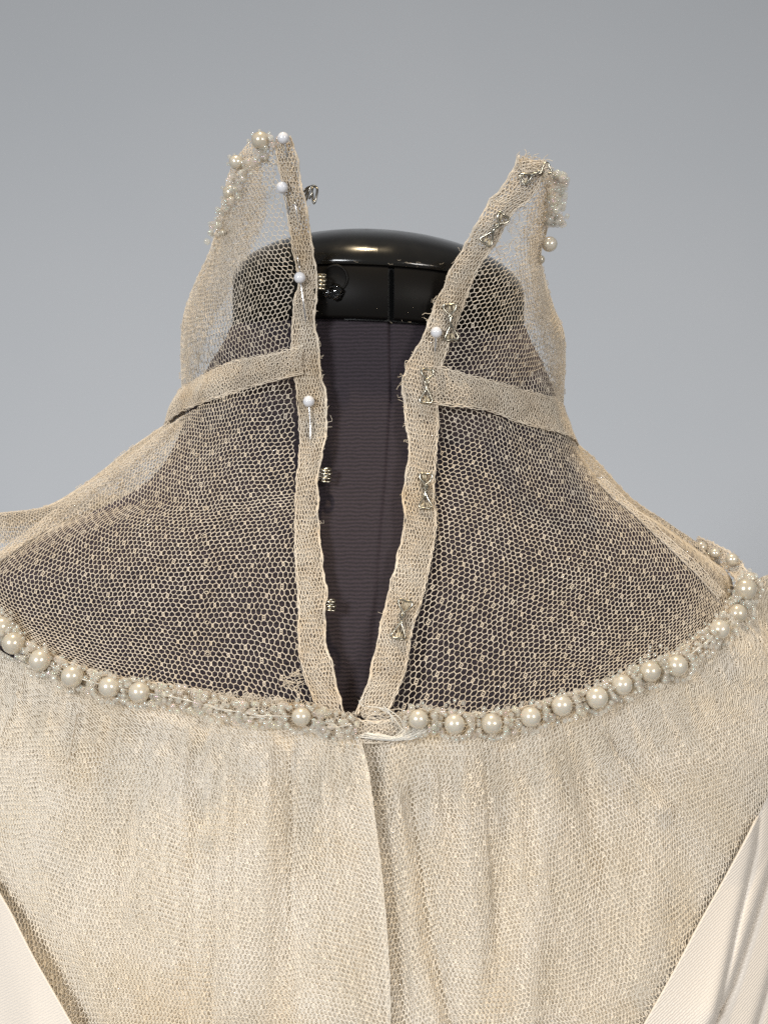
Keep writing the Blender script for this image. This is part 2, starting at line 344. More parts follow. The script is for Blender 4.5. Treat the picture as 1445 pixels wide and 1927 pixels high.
def net(q, sheet, p=1.78e-3, r=0.128e-3, rot=0.0, su=1.0, sv=1.0, jit=0.09, dots=True, keep=None, shear=0.0, warp=0.00035, dot=0.29):
    """a honeycomb of threads laid on a sheet"""
    U = sheet.al[:, -1].max(); Vv = sheet.vl[-1]; R = int(max(U/su, Vv/sv)*1.6/p)+4
    i, j = np.meshgrid(np.arange(-R, R), np.arange(-R, R), indexing='ij'); i = i.ravel(); j = j.ravel()
    def pos(i, j, B):
        x = p*(i+j*.5); y = p*(.8660254*j)+(p*.5773503 if B else 0)
        h1 = np.sin((i*127.1+j*311.7+B*74.7))*43758.5453; h2 = np.sin((i*269.5+j*183.3+B*246.1))*43758.5453
        x = x+(h1-np.floor(h1)-.5)*2*jit*p; y = y+(h2-np.floor(h2)-.5)*2*jit*p
        c, s_ = math.cos(rot), math.sin(rot); u = (x*c-y*s_)*su; v = (x*s_+y*c)*sv
        u = u+shear*v
        u = u+warp*np.sin(v*210+u*60)+warp*.6*np.sin(v*530-u*330); v = v+warp*np.sin(u*190+1)+warp*.6*np.sin(u*470+v*300)
        u = u+.0011*np.sin(v*47+u*31+2*rot)+.0007*np.sin(u*83-v*29); v = v+.0011*np.sin(u*53-v*37+rot)
        return u, v
    ua, va = pos(i, j, 0); m = (ua > -.004) & (ua < U+.004) & (va > -.004) & (va < Vv+.004); i = i[m]; j = j[m]
    A = sheet.ev(*pos(i, j, 0)); B = sheet.ev(*pos(i, j, 1)); C = sheet.ev(*pos(i, j+1, 0)); E = sheet.ev(*pos(i-1, j+1, 0))
    isdot = (((i-j) % 6 == 0) & (j % 2 == 0)) if dots else np.zeros(len(i), bool)
    P0 = np.concatenate([A[~isdot], B, B]); P1 = np.concatenate([B[~isdot], C, E])
    ok = ~np.isnan(P0).any(1) & ~np.isnan(P1).any(1); P0 = P0[ok]; P1 = P1[ok]
    ln = np.linalg.norm(P1-P0, axis=1); ok = ln < p*4.5; P0 = P0[ok]; P1 = P1[ok]
    if keep is not None: k = keep((P0+P1)/2); P0 = P0[k]; P1 = P1[k]
    V, F = tubes(P0, P1, r*(1+.18*rng.standard_normal(len(P0)).clip(-2, 2))); q.add(V, F)
    if isdot.any():
        A = A[isdot]; B = B[isdot]; ok = ~np.isnan(A).any(1) & ~np.isnan(B).any(1); A = A[ok]; B = B[ok]
        if keep is not None: k = keep((A+B)/2); A = A[k]; B = B[k]
        # a clothwork spot: two thick uprights with bars over and under, a pinhole between
        d = B-A; side = np.stack([d[:, 2], np.zeros(len(d)), -d[:, 0]], 1); side *= dot
        for s_ in (-1, 1):
            V, F = tubes(A+side*s_*1.05, B+side*s_*1.05, r*.95); q.add(V, F)
        for f in (.12, .88):
            V, F = tubes(A+d*f-side*1.2, A+d*f+side*1.2, r*.95); q.add(V, F)
        V, F = tubes(A+d*.5-side, A+d*.5+side, r*.8); q.add(V, F)
GOWN = thing("gown", (0, .05, -.30), "ivory net gown with open high collar and pearl beaded neckline on the dark form", "gown")
def fin(q, name, m, kind="stuff", parent=None):
    return link(name, q.mesh(name), m, parent or GOWN, kind)

# --- rows of the four net panels
LY = Sheet([[(550,700,-3),(480,722,0),(400,752,14),(350,778,30),(322,798,45),(335,788,64),(470,770,104)],
 [(556,800,-5),(470,815,-1),(380,835,14),(300,838,32),(252,850,50),(270,832,68),(420,805,110)],
 [(556,900,-10),(450,920,-5),(320,935,10),(200,920,32),(108,945,52),(128,945,70),(380,900,115)],
 [(556,1000,-16),(430,1030,-11),(280,1045,3),(120,1030,25),(0,976,48),(-60,985,70),(150,995,110)],
 [(562,1120,-24),(430,1140,-20),(270,1150,-8),(120,1130,12),(-20,1060,35),(-140,1045,60),(-150,1050,75)],
 [(600,1345,-38),(440,1325,-33),(300,1310,-26),(180,1275,-16),(60,1220,-2),(-40,1150,15),(-150,1070,45)]])
RY = Sheet([[(826,755,-3),(900,772,0),(970,792,12),(1030,812,28),(1066,830,45),(1055,815,66),(930,795,106)],
 [(822,850,-6),(910,860,-3),(1000,875,8),(1070,878,26),(1116,875,46),(1105,860,66),(960,840,108)],
 [(817,930,-11),(920,945,-8),(1030,960,4),(1130,955,26),(1182,946,48),(1170,930,68),(1020,900,112)],
 [(814,1020,-17),(930,1040,-14),(1060,1050,-2),(1170,1035,20),(1245,988,46),(1262,992,58),(1200,990,90)],
 [(788,1130,-25),(920,1150,-22),(1060,1150,-10),(1200,1120,12),(1300,1052,38),(1330,1042,52),(1290,1048,80)],
 [(725,1360,-38),(900,1365,-34),(1050,1325,-26),(1180,1282,-14),(1300,1220,2),(1368,1125,22),(1352,1075,48)]])
LC = Sheet([[(516,272,-14),(505,260,-12),(492,254,-9),(480,256,-5),(468,268,0),(474,280,5),(490,300,8)],
 [(522,320,-13),(500,318,-11),(470,315,-6),(447,315,0),(434,318,7),(455,330,14),(505,340,18)],
 [(534,390,-11),(500,390,-8),(460,392,0),(430,395,9),(415,396,20),(435,402,30),(505,400,38)],
 [(547,460,-8),(500,460,-4),(450,465,6),(415,470,18),(396,468,34),(415,472,46),(482,455,58)],
 [(556,530,-4),(500,535,0),(440,548,12),(390,550,28),(362,548,46),(380,545,62),(500,535,100)],
 [(546,600,-2),(490,615,2),(425,630,14),(375,632,30),(346,624,50),(360,612,68),(500,600,108)],
 [(548,668,-2),(500,682,2),(440,700,14),(390,722,30),(346,742,48),(362,735,66),(500,720,108)]], off=0.0012)
RC = Sheet([[(1000,325,-14),(1012,322,-12),(1026,322,-8),(1038,322,-3),(1047,326,4),(1040,330,9),(1030,338,14)],
 [(985,375,-13),(1000,375,-11),(1018,375,-6),(1034,372,0),(1044,372,8),(1036,374,14),(1015,382,20)],
 [(940,430,-11),(965,432,-9),(990,435,-4),(1014,438,4),(1028,437,14),(1022,439,22),(1000,442,30)],
 [(904,493,-9),(940,490,-6),(975,490,0),(1002,490,10),(1018,487,24),(1010,482,36),(985,485,55)],
 [(876,555,-6),(920,560,-3),(970,565,6),(1012,570,20),(1036,577,38),(1026,570,54),(900,560,100)],
 [(852,620,-4),(910,625,-1),(970,634,10),(1022,644,26),(1057,644,46),(1045,634,66),(900,622,106)],
 [(824,700,-2),(890,715,0),(960,735,12),(1010,750,28),(1053,772,46),(1042,758,66),(900,740,106)]])
HOLE = [(938,448),(948,412),(962,398),(984,402),(990,420),(978,440),(974,462),(962,482),(940,478)]
HOLE2 = [(930,470),(950,485),(975,490),(950,500)]
def torn(P):
    x, y = proj(P); h = inpoly(x, y, HOLE) & (P[:, 1] < .004)
    return ~(h & (rng.random(len(x)) < .93))
q = Q(); net(q, LY, rot=math.radians(-7), shear=.1); fin(q, "yoke_net", M_thread)
q = Q(); net(q, RY, rot=math.radians(9), shear=-.12); fin(q, "yoke_net", M_thread)
def left_of(pl):
    pl = np.array(pl, float)
    return lambda P: proj(P)[0] < np.interp(proj(P)[1], pl[:, 1], pl[:, 0])
def right_of(pl):
    pl = np.array(pl, float)
    return lambda P: proj(P)[0] > np.interp(proj(P)[1], pl[:, 1], pl[:, 0])
for sh_, kp_ in ((LC, left_of([(530,270),(514,360),(501,404),(486,446),(462,490),(428,552),(388,630),(364,740)])), (RC, right_of([(1020,330),(1003,380),(985,430),(996,490),(1004,560),(1016,620),(1032,690),(1046,760)]))):
    q = Q(); net(q, sh_.shifted(.0016), rot=.5, dots=False, p=1.8e-3, r=.105e-3, jit=.16, keep=kp_); fin(q, "collar_facing", M_thread)
q = Q(); net(q, LC, rot=math.radians(4)); fin(q, "collar_net", M_thread)
q = Q(); net(q, RC, rot=math.radians(-12), keep=torn); fin(q, "collar_net", M_thread)
# ------------------------------------------------------------------ folded tapes and bands (several layers of net)
def depth_open(py): return np.interp(py, [250,330,400,460,530,600,660,712,800,900,1000,1120,1240,1340], [-15.5,-14.5,-13,-10.5,-7,-5,-5,-5.5,-7.5,-12.5,-18.5,-26.5,-34.5,-40.5])
L_out = [(520,258),(520,291),(530,340),(538,388),(551,472),(562,530),(553,565),(550,615),(548,655),(556,720),(564,827),(557,914),(555,1000),(556,1060),(561,1134),(564,1234),(586,1308),(606,1345)]
L_in = [(545,256),(554,275),(563,322),(576,388),(584,444),(596,515),(596,551),(591,601),(599,641),(602,699),(613,740),(615,789),(611,833),(599,885),(599,960),(603,1023),(613,1112),(611,1189),(622,1242),(646,1345)]
R_in = [(977,290),(960,330),(924,376),(898,418),(877,455),(845,513),(827,555),(811,592),(793,639),(766,686),(758,739),(767,810),(770,856),(759,920),(758,1004),(733,1106),(714,1189),(694,1281),(668,1345)]
R_out = [(1030,308),(1003,368),(964,402),(935,455),(900,505),(874,570),(858,613),(834,681),(822,730),(825,790),(821,856),(817,929),(820,1000),(797,1117),(777,1181),(761,1267),(728,1345)]
def tape_sheet(o, i, n=44, bulge=1.0, wob=1.0, seed=1, dfun=depth_open, lift=0.0):
    A = resample(np.array(o, float), n); B = resample(np.array(i, float), n); rows = []
    wv = noise1(np.arange(n)*1.0, seed, .55)
    for k in range(n):
        dd = float(dfun((A[k, 1]+B[k, 1])/2)); m = (A[k]+B[k])/2
        rows.append([(A[k, 0], A[k, 1], dd+.6+lift), (m[0], m[1], dd-bulge+lift+.5*wob*wv[k]), (B[k, 0]+2.8*wv[(k*3) % n], B[k, 1], dd+.3+lift+wob*wv[(k*2) % n])])
    return Sheet(rows, off=.0014, S_=n*3, T_=24, vcol=.5)
def edge_cord(q, sh, col, r, amp=.00018, f=1.0, seed=3):
    P = sh.grid[:, col]; P = resample(P, int(sh.vl[-1]/.0009)); n = len(P); t = np.arange(n)*1.0
    P = P+np.stack([noise1(t, seed, 1.1*f), noise1(t, seed+1, 1.3*f), noise1(t, seed+2, .9*f)], 1)*amp
    q.path(P, r*(1+.3*noise1(t, seed+5, 1.7)), 5)
def layered(q, sh, layers):
    for dy, kw in layers: net(q, sh.shifted(dy) if dy else sh, dots=False, **kw)
TAPE = [(0, dict(p=1.45e-3, r=.15e-3, su=.72, sv=1.25, rot=.05, jit=.13)), (.00035, dict(p=1.4e-3, r=.16e-3, su=.75, sv=1.2, rot=-.12, jit=.15)),
        (.0007, dict(p=1.25e-3, r=.17e-3, su=.8, sv=1.1, rot=.3, jit=.18)), (.0010, dict(p=1.1e-3, r=.19e-3, su=.9, sv=1.0, rot=.6, jit=.2))]
LT = tape_sheet(L_out, L_in, seed=4); RT = tape_sheet(R_out, R_in, seed=9)
def fray(q, sh, col, n, lo=.0008, hi=.0028, side=1, r=.07e-3, vmin=0, vmax=1):
    for _ in range(n):
        i = int(rng.uniform(vmin, vmax)*(len(sh.grid)-2)); p0 = sh.grid[i, col]; tg = sh.grid[i+1, col]-p0; tg /= np.linalg.norm(tg)
        out = sh.grid[i, col]-sh.grid[i, len(sh.grid[0])//2]; out /= np.linalg.norm(out); ln = rng.uniform(lo, hi)
        d = out*rng.uniform(.2, 1)*side+tg*rng.uniform(-1, 1)+np.array([0, -.4, 0]); d /= np.linalg.norm(d); c = np.cross(d, rng.standard_normal(3)); c /= np.linalg.norm(c)
        q.path([p0, p0+d*ln*.4+c*ln*.15, p0+d*ln*.75+c*ln*rng.uniform(-.3, .4), p0+d*ln+c*ln*rng.uniform(-.5, .6)], r, 3, smooth=8)
for nm, sh, sd in (("placket_tape", LT, 11), ("placket_tape", RT, 31)):
    q = Q(); layered(q, sh, TAPE)
    for c in (0, 1, 22, 23): edge_cord(q, sh, c, .19e-3, .0003, seed=sd+c)
    for c in (-1,): edge_cord(q, sh, c, .24e-3, .00022, seed=sd+c+9)
    fray(q, sh, -1, 34, .0003, .0008); fray(q, sh, 0, 30, .0003, .0008); fray(q, sh, -1, 5, .0012, .0025)
    fin(q, nm, M_tape)
# horizontal bands round the base of the collar
def band_sheet(up, lo, n=40, lift=-1.6):
    A = resample(ats(up), n); B = resample(ats(lo), n); mid = (A+B)/2
    nrm_ = mid-np.array([X0, YC, 0]); nrm_[:, 2] = 0; nrm_ /= np.linalg.norm(nrm_, axis=1, keepdims=True)
    wv = noise1(np.arange(n)*1.0, 5, .5)[:, None]*.0003
    rows = np.stack([A+nrm_*.0016, mid+nrm_*.0026+wv*nrm_, B+nrm_*.0016], 1)
    G = np.stack([catmull(r, np.linspace(0, 2, 22)) for r in rows]); G = catmull(G, np.linspace(0, n-1, n*3))
    return Sheet(grid=G, off=.002, vcol=.5)
LB = band_sheet([(575,650,-5),(554,656,-3),(512,668,-1),(453,678,10),(413,694,20),(370,718,36),(345,734,50),(362,728,66),(430,715,90)],
                [(575,704,-6),(556,708,-5),(512,720,-2),(453,737,8),(394,757,19),(347,776,36),(318,798,50),(336,790,66),(410,770,90)])
RB = band_sheet([(800,686,-5),(832,692,-3),(872,705,-1),(924,718,6),(977,734,16),(1025,752,32),(1052,770,48),(1042,758,64),(980,740,88)],
                [(800,758,-6),(828,763,-5),(878,768,-3),(920,776,4),(980,801,15),(1030,820,32),(1070,838,48),(1058,824,64),(990,802,88)])
BAND = [(0, dict(p=1.35e-3, r=.14e-3, su=.95, sv=.9, rot=.2, jit=.24)), (.0004, dict(p=1.2e-3, r=.15e-3, rot=-.3, jit=.24)), (.0008, dict(p=1.05e-3, r=.17e-3, rot=.7, jit=.24))]
for sh, sd in ((LB, 3), (RB, 71)):
    q = Q(); layered(q, sh, BAND)
    for c in (0, 1, 20, 21): edge_cord(q, sh, c, .2e-3, .0003, seed=sd+c)
    fray(q, sh, 0, 50, .0004, .0011); fray(q, sh, -1, 30, .0004, .001)
    fin(q, "collar_band", M_tape)
# shoulder seams of the yoke
def strip_sheet(path, w, n=40):
    P = resample(ats(path), n); T = np.gradient(P, axis=0); T /= np.linalg.norm(T, axis=1, keepdims=True)
    s_ = np.cross(T, [0, 1, 0]); s_ /= np.linalg.norm(s_, axis=1, keepdims=True)
    rows = np.stack([P-s_*w*.5, P+np.array([0, -.0006, 0]), P+s_*w*.5], 1); G = np.stack([catmull(r, np.linspace(0, 2, 16)) for r in rows])
    return Sheet(grid=catmull(G, np.linspace(0, n-1, n*2)), off=.002, vcol=.5)
def on(sh, pts, d=-.8): return [(x, y, sh.depth(x, y)+d) for x, y in pts]
for sh, pts, w_ in ((LY, [(325,800),(285,842),(235,880),(175,925),(110,968),(50,1015),(-20,1062),(-80,1100)], .0042), (RY, [(1125,900),(1175,950),(1215,985),(1262,1028),(1310,1072),(1356,1122)], .0034)):
    st = strip_sheet(on(sh, pts), w_); q = Q(); layered(q, st, [(0, dict(p=1.3e-3, r=.13e-3, su=.8, sv=1.2, jit=.2)), (.0004, dict(p=1.1e-3, r=.15e-3, rot=.5, jit=.2))])
    for c in (0, -1): edge_cord(q, st, c, .16e-3, .0003, seed=int(w_*1e5)+c)
    fin(q, "shoulder_seam", M_thread)
q = Q()
for x, y, a, l_ in q_lint:
    P0 = at(x, y, 0); t_ = math.asin(max(-1, min(1, (P0[0]-X0)/.0535))); yy = (YC-.0535*math.cos(t_)*1.02)*1e3-.4
    q.path([at(x, y, yy), at(x+l_*.5*math.cos(a), y+l_*.25*math.sin(a), yy-.3), at(x+l_*math.cos(a+.5), y+l_*.4*math.sin(a+.5), yy-.1)], .000026, 3, smooth=6)
link("lint", q.mesh("lint"), M_fray, FORM, "stuff")
# ------------------------------------------------------------------ bodice
NX = np.array([-260,-120,0,75,136,206,262,332,412,486,567,634,680,720,787,855,925,998,1057,1123,1170,1223,1273,1319,1353,1387,1412,1440,1480])
NY = np.array([1060,1105,1185,1246,1276,1297,1307,1318,1339,1353,1357,1375,1392,1394,1366,1370,1368,1355,1335,1318,1295,1271,1256,1220,1190,1155,1112,1095,1085])
def ysurf(px, py):
    t = np.clip((py-1330)/600, -.6, 1.3)
    return -39-13*np.clip(t, 0, 1.3)**.8+np.where(px < 712, 47*(np.abs(px-712)/712)**2.0, 52*(np.abs(px-712)/690)**2.4)*(1-.30*np.clip(t, -.3, 1.2))
def seg_dist(x, y, pl):
    """signed distance to a polyline (sign: which side), and how far along"""
    best = np.full(x.shape, 1e9); sg = np.zeros(x.shape)
    for (x0, y0), (x1, y1) in zip(pl[:-1], pl[1:]):
        dx, dy = x1-x0, y1-y0; l2 = dx*dx+dy*dy; t = np.clip(((x-x0)*dx+(y-y0)*dy)/l2, 0, 1)
        d = np.hypot(x-x0-t*dx, y-y0-t*dy); m = d < best; best = np.where(m, d, best)
        sg = np.where(m, np.sign(dx*(y-y0)-dy*(x-x0)), sg)
    return best, sg
CRE_L = [([(110,1300),(62,1400),(25,1500),(-20,1600)], 11, 3.2), ([(95,1310),(45,1390),(0,1450)], 14, -2.0), ([(196,1340),(188,1420),(170,1540)], 7, 1.6), ([(385,1370),(386,1450),(380,1540)], 7, 1.5), ([(165,1320),(120,1480),(80,1600)], 22, -1.6),
         ([(526,1400),(552,1490),(556,1560),(535,1760),(513,1927),(500,2050)], 26, 2.2), ([(480,1420),(475,1600),(450,1900)], 30, -1.4), ([(387,1600),(392,1750),(398,1950)], 9, 1.3), ([(630,1430),(650,1600),(660,1900)], 30, -1.2),
         ([(300,1340),(270,1500),(250,1700)], 20, -1.2), ([(245,1330),(220,1480)], 9, 1.2), ([(20,1560),(60,1720),(130,1850),(190,1990)], 16, 2.0)]
CRE_R = [([(706,1410),(725,1560),(742,1700),(752,1850),(760,1950)], 13, 2.4), ([(752,1420),(756,1520),(766,1650),(778,1766),(806,1898),(830,2000)], 16, -2.0), ([(776,1500),(793,1640),(808,1766),(838,1898),(860,2000)], 11, 2.6),
         ([(880,1400),(875,1600),(900,1900)], 36, -1.6), ([(955,1400),(950,1560),(935,1720),(910,1900)], 14, 1.4), ([(1022,1440),(1026,1560),(1010,1750),(990,1950)], 16, -1.6), ([(1160,1390),(1200,1440),(1262,1500),(1330,1590)], 9, 1.8), ([(1140,1400),(1190,1460),(1250,1520)], 14, -1.5),
         ([(1250,1300),(1330,1330),(1445,1345)], 12, 1.8), ([(1290,1262),(1370,1272),(1460,1262)], 9, 2.2), ([(1270,1275),(1360,1300),(1460,1300)], 14, -1.8), ([(1330,1220),(1390,1225),(1450,1210)], 10, 1.6), ([(1200,1330),(1290,1390),(1400,1430)], 14, -1.6), ([(1180,1340),(1270,1410),(1380,1480)], 9, 1.5),
         ([(1240,1530),(1235,1700),(1200,1850)], 16, -1.4), ([(1100,1400),(1120,1600),(1110,1850)], 20, .9)]
def bodice(q0, q1, dirs, T_, S_, creases, seed, start=None):
    """fan of gathers falling from the neckline"""
    qx = np.linspace(q0, q1, T_); ny = np.interp(qx, NX, NY)-11; k = np.array([1, 2, 3, 2, 1.])/9
    dq = np.array([d[0] for d in dirs], float); o = np.argsort(dq)
    dx = np.interp(qx, dq[o], np.array([d[1] for d in dirs])[o]); dy = np.interp(qx, dq[o], np.array([d[2] for d in dirs])[o])
    s_ = np.linspace(0, 1, S_)[:, None]; ln = np.hypot(dx, dy); Lp = 760.0
    X = qx+dx/ln*Lp*s_*1.0; Y = ny+dy/ln*Lp*s_
    if start is not None:   # the closing edge follows its own line
        wt = np.exp(-np.abs(qx-q0)/60.0); X = X+(np.interp(Y, *start)-X[:, :1])*wt
    g = noise1(qx, seed, .055)*np.exp(-s_*2.0)*2.6+1.1*noise1(qx, seed+7, .11)*np.exp(-s_*4)+noise1(qx, seed+1, .017)*(.35+s_*1.1)+.5*noise1(qx+90*s_, seed+2, .035)*np.exp(-s_*.8)
    e_ = np.clip(s_*5, 0, 1); g = g*(.12+.88*e_*e_*(3-2*e_))
    Yd = ysurf(X, Y)-g
    for pl, w_, d in creases:
        dist, sg = seg_dist(X, Y, pl); Yd = Yd+1.25*d*np.exp(-(dist/max(1.5*w_, 14))**2)
    k_ = (D+Yd*1e-3)/D*MM
    return np.stack([(X-CX)*k_, Yd*1e-3, (CY-Y)*k_], 2)
GL = bodice(684, -230, [(690,.1,1),(560,0.0,1),(300,-.08,1),(136,-.3,1),(0,-.55,1),(-230,-.9,.7)], 260, 140, CRE_L, 21, start=([1380,1407,1450,1566,1649,1749,1832,2100], [676,683,694,709,719,728,733,738]))
GR = bodice(664, 1476, [(664,.10,1),(690,.07,1),(790,.1,1),(925,.06,1),(1057,.2,1),(1170,.45,1),(1273,.8,.8),(1353,1,.55),(1480,1,.15)], 260, 140, CRE_R, 51)
GL[..., 1] -= .0022*np.exp(-np.abs(np.linspace(0, 1, 260))*9)[None, :]     # the closing edge laps over
BL = Sheet(grid=GL, off=.0036, vcol=.2); BR = Sheet(grid=GR, off=.0036, vcol=.2)
SAT_L = [(-300,1560),(-2,1677),(20,1716),(60,1795),(98,1862),(135,1927),(165,1990),(165,2300),(-300,2300)]
SAT_R = [(1600,1180),(1452,1480),(1418,1550),(1370,1640),(1318,1733),(1268,1827),(1212,1927),(1160,2020),(1160,2300),(1700,2300)]
def keep_r(P): x, y = proj(P); return ~inpoly(x, y, SAT_R)
def keep_l(P): x, y = proj(P); return ~inpoly(x+6, y, SAT_L)
def lining(sh):
    G = sh.grid.copy()
    for ax, n in ((0, 13), (1, 21)):
        k = np.hanning(n+2)[1:-1]; k /= k.sum(); w = [(0, 0)]*3; w[ax] = (n//2, n//2); Pd = np.pad(G, w, mode='reflect', reflect_type='odd'); out = np.zeros_like(G)
        for t_ in range(n): out += k[t_]*np.take(Pd, np.arange(t_, t_+G.shape[ax]), axis=ax)
        G = out
    G[..., 1] += .0030
    G[..., 1] = np.maximum(G[..., 1], sh.grid[..., 1]+.0016)
    return Sheet(grid=G, off=.0010, vcol=.2)
BOD = dict(p=1.64e-3, r=.15e-3, su=.78, sv=1.0, jit=.06, warp=.00035)
for sh, kp, sd in ((BL, keep_l, 0), (BR, keep_r, 1)):
    lin = lining(sh); link("bodice_lining", lin.solid("bodice_lining", cut=SAT_L if sd == 0 else SAT_R, inset=12 if sd == 0 else -14), M_line, GOWN)
    q = Q(); net(q, sh, keep=kp, rot=.04-.1*sd, **BOD); net(q, sh.shifted(.0012), keep=kp, rot=.06-.1*sd, dots=False, **{**BOD, 'p': 1.62e-3, 'r': .125e-3, 'jit': .12}); fin(q, "bodice_net", M_bod)
q = Q()
for c in (0, 1): edge_cord(q, BL, c, .13e-3, .0003, seed=100+c)
fin(q, "closing_edge", M_bod, None)
# satin at the two lower corners, in deep pleats
def satin(poly_line, out, name, depth, pleats, thick=.0006):
    """poly_line: the inner edge (px,py); out: direction to the outside in pixels; pleats: saw-tooth relief across"""
    E = resample(np.array(poly_line, float), 70); t = np.linspace(0, 1, 150); G = []
    for (x, y) in E:
        X = x+out[0]*t; Y = y+out[1]*t; Yd = depth(X, Y)+pleats(X, Y, t); k_ = (D+Yd*1e-3)/D*MM
        G.append(np.stack([(X-CX)*k_, Yd*1e-3, (CY-Y)*k_], 1))
    G = np.array(G); o = object.__new__(Sheet); o.grid = G; me = o.solid(name); ob = link(name, me, M_satin, GOWN)
    md = ob.modifiers.new("thickness", 'SOLIDIFY'); md.thickness = thick; md.offset = 0
    return ob
def form_y(px, py):
    y = -20.0
    for _ in range(14):
        P = at(px, py, y); a, b_ = form_ab(P[2], P[0]); y = .5*y+.5*1e3*(YC-b_*math.sqrt(max(0, 1-((P[0]-X0)/a)**2)))
    return y
def sat_y(X, Y): return np.minimum(ysurf(X, Y), np.vectorize(form_y)(X, Y)-4.5)
def pl_left(X, Y, t):
    d, _ = seg_dist(X, Y, [(-10,1700),(20,1800),(60,1927),(80,2000)]); return -.8*np.exp(-(d/40)**2)+.0*t+.5*np.sin(X/23+Y/60)*t
satin([(-60,1560),(-2,1677),(20,1716),(60,1795),(98,1862),(135,1927),(175,2000)], (-330, 90), "satin_sleeve", lambda X, Y: sat_y(X, Y)-5.5+4.5*np.clip((60-X)/260, 0, 1), pl_left)
def pl_right(X, Y, t):
    r = np.zeros_like(X)
    for pl, h, w_ in (([(1436,1440),(1418,1600),(1385,1740),(1372,1800),(1350,1900)], 3.2, 60), ([(1470,1560),(1440,1660),(1405,1770),(1375,1860),(1340,1930),(1300,2010)], 5.0, 75), ([(1520,1600),(1470,1760),(1430,1900),(1400,2000)], 3.5, 60)):
        d, sg = seg_dist(X, Y, pl); left = sg > 0
        r = r+np.where(left, -h*np.exp(-d/w_)*(1-np.exp(-d/5)), h*.35*np.exp(-(d/9)**2)-h*.0)
    return r
satin([(1475,1430),(1452,1480),(1418,1550),(1370,1640),(1318,1733),(1268,1827),(1212,1927),(1165,2010)], (420, 60), "satin_sleeve", lambda X, Y: sat_y(X, Y)+1.2, pl_right)
# ------------------------------------------------------------------ binding under the beads
def ndepth(px):
    t_ = np.atleast_1d(ntab(px)); return np.array([min(a, form_y(x, float(np.interp(x, NX, NY)))-3.0) for a, x in zip(t_, np.atleast_1d(px))]) if np.ndim(px) else min(float(t_[0]), form_y(px, float(np.interp(px, NX, NY)))-3.0)
def ntab(px): return np.interp(px, [-100, 0, 60, 180, 300, 440, 600, 690, 745, 900, 1050, 1180, 1300, 1368, 1411], [18, 7, -5, -19, -29, -36, -41.5, -43, -42, -38, -30, -18, -2, 14, 26])
BP = [(-60,1135),(0,1182),(25,1208),(75,1240),(136,1268),(206,1290),(262,1300),(332,1310),(412,1328),(486,1340),(567,1347),(634,1362),(680,1376),(720,1378),(787,1356),(855,1361),(925,1360),(998,1348),(1057,1328),(1123,1311),(1170,1289),(1223,1264),(1273,1248),(1319,1214),(1353,1184),(1385,1150),(1400,1112)]
BP3 = [(x, y, float(ndepth(x))) for x, y in BP]+[(1392,1082,36),(1370,1056,46),(1335,1036,55),(1305,1024,64)]
st = strip_sheet(BP3, .0062, 150)
q = Q(); layered(q, st, [(0, dict(p=1.2e-3, r=.15e-3, jit=.25)), (.0004, dict(p=1.15e-3, r=.16e-3, rot=.4, jit=.25)), (.0008, dict(p=1.0e-3, r=.18e-3, rot=.8, jit=.25))])
for c in (0, 1, -1, -2): edge_cord(q, st, c, .22e-3, .0004, seed=200+c)
fray(q, st, 0, 160, .0005, .0013); fray(q, st, -1, 160, .0005, .0013)
for k in range(150):
    x = rng.uniform(318, 668); y = float(np.interp(x, [318,440,560,660], [1297,1306,1322,1345]))+rng.uniform(-3, 6); d_ = float(ndepth(x))-.6; w_ = rng.uniform(2.5, 5); h_ = rng.uniform(4, 10)
    q.path([at(x-w_, y+h_, d_), at(x-w_*.9, y, d_-.6), at(x, y-h_*.4, d_-1), at(x+w_*.9, y, d_-.6), at(x+w_*.6+rng.uniform(-3, 3), y+h_, d_)], .00014, 3, smooth=9)
TRIM = fin(q, "beaded_trim", M_tape, None)
# ------------------------------------------------------------------ pearls and seed beads
def uv_ball(name, n=28, m=18, hole=.12):
    V = []; F = []
    for i in range(m+1):
        f = hole+(math.pi-2*hole)*i/m
        V += [(math.sin(f)*math.cos(2*math.pi*k/n), math.sin(f)*math.sin(2*math.pi*k/n), math.cos(f)) for k in range(n)]
    V += [(math.sin(hole)*.8*math.cos(2*math.pi*k/n), math.sin(hole)*.8*math.sin(2*math.pi*k/n), .8) for k in range(n)]
    V += [(math.sin(hole)*.8*math.cos(2*math.pi*k/n), math.sin(hole)*.8*math.sin(2*math.pi*k/n), -.8) for k in range(n)]
    for i in range(m):
        for k in range(n): F.append((i*n+k, (i+1)*n+k, (i+1)*n+(k+1) % n, i*n+(k+1) % n))
    a = (m+1)*n; b_ = (m+2)*n
    for k in range(n):
        F.append((a+k, k, (k+1) % n, a+(k+1) % n)); F.append((m*n+k, b_+k, b_+(k+1) % n, m*n+(k+1) % n))
    return np_mesh(name, V, F)
def rocaille(name):
    """a cut glass seed bead: a short drilled barrel"""
    prof = [(.30, -.78), (.80, -.80), (1.0, -.5), (1.04, 0), (1.0, .5), (.80, .80), (.30, .78)]; n = 8; V = []; F = []
    for r, z in prof: V += [(r*math.cos(2*math.pi*k/n), r*math.sin(2*math.pi*k/n), z) for k in range(n)]
    m = len(prof)
    for i in range(m):
        j = (i+1) % m
        for k in range(n): F.append((i*n+k, i*n+(k+1) % n, j*n+(k+1) % n, j*n+k))
    return np_mesh(name, V, F, False)
ME_PEARL = uv_ball("pearl"); ME_PEARL.materials.append(M_pearl)
ME_BEAD = rocaille("seed_bead"); ME_BEAD.materials.append(M_glass)
beads = []
def bead(P, ax, r):
    beads.append((np.array(P), np.array(ax), r))
floss = Q()
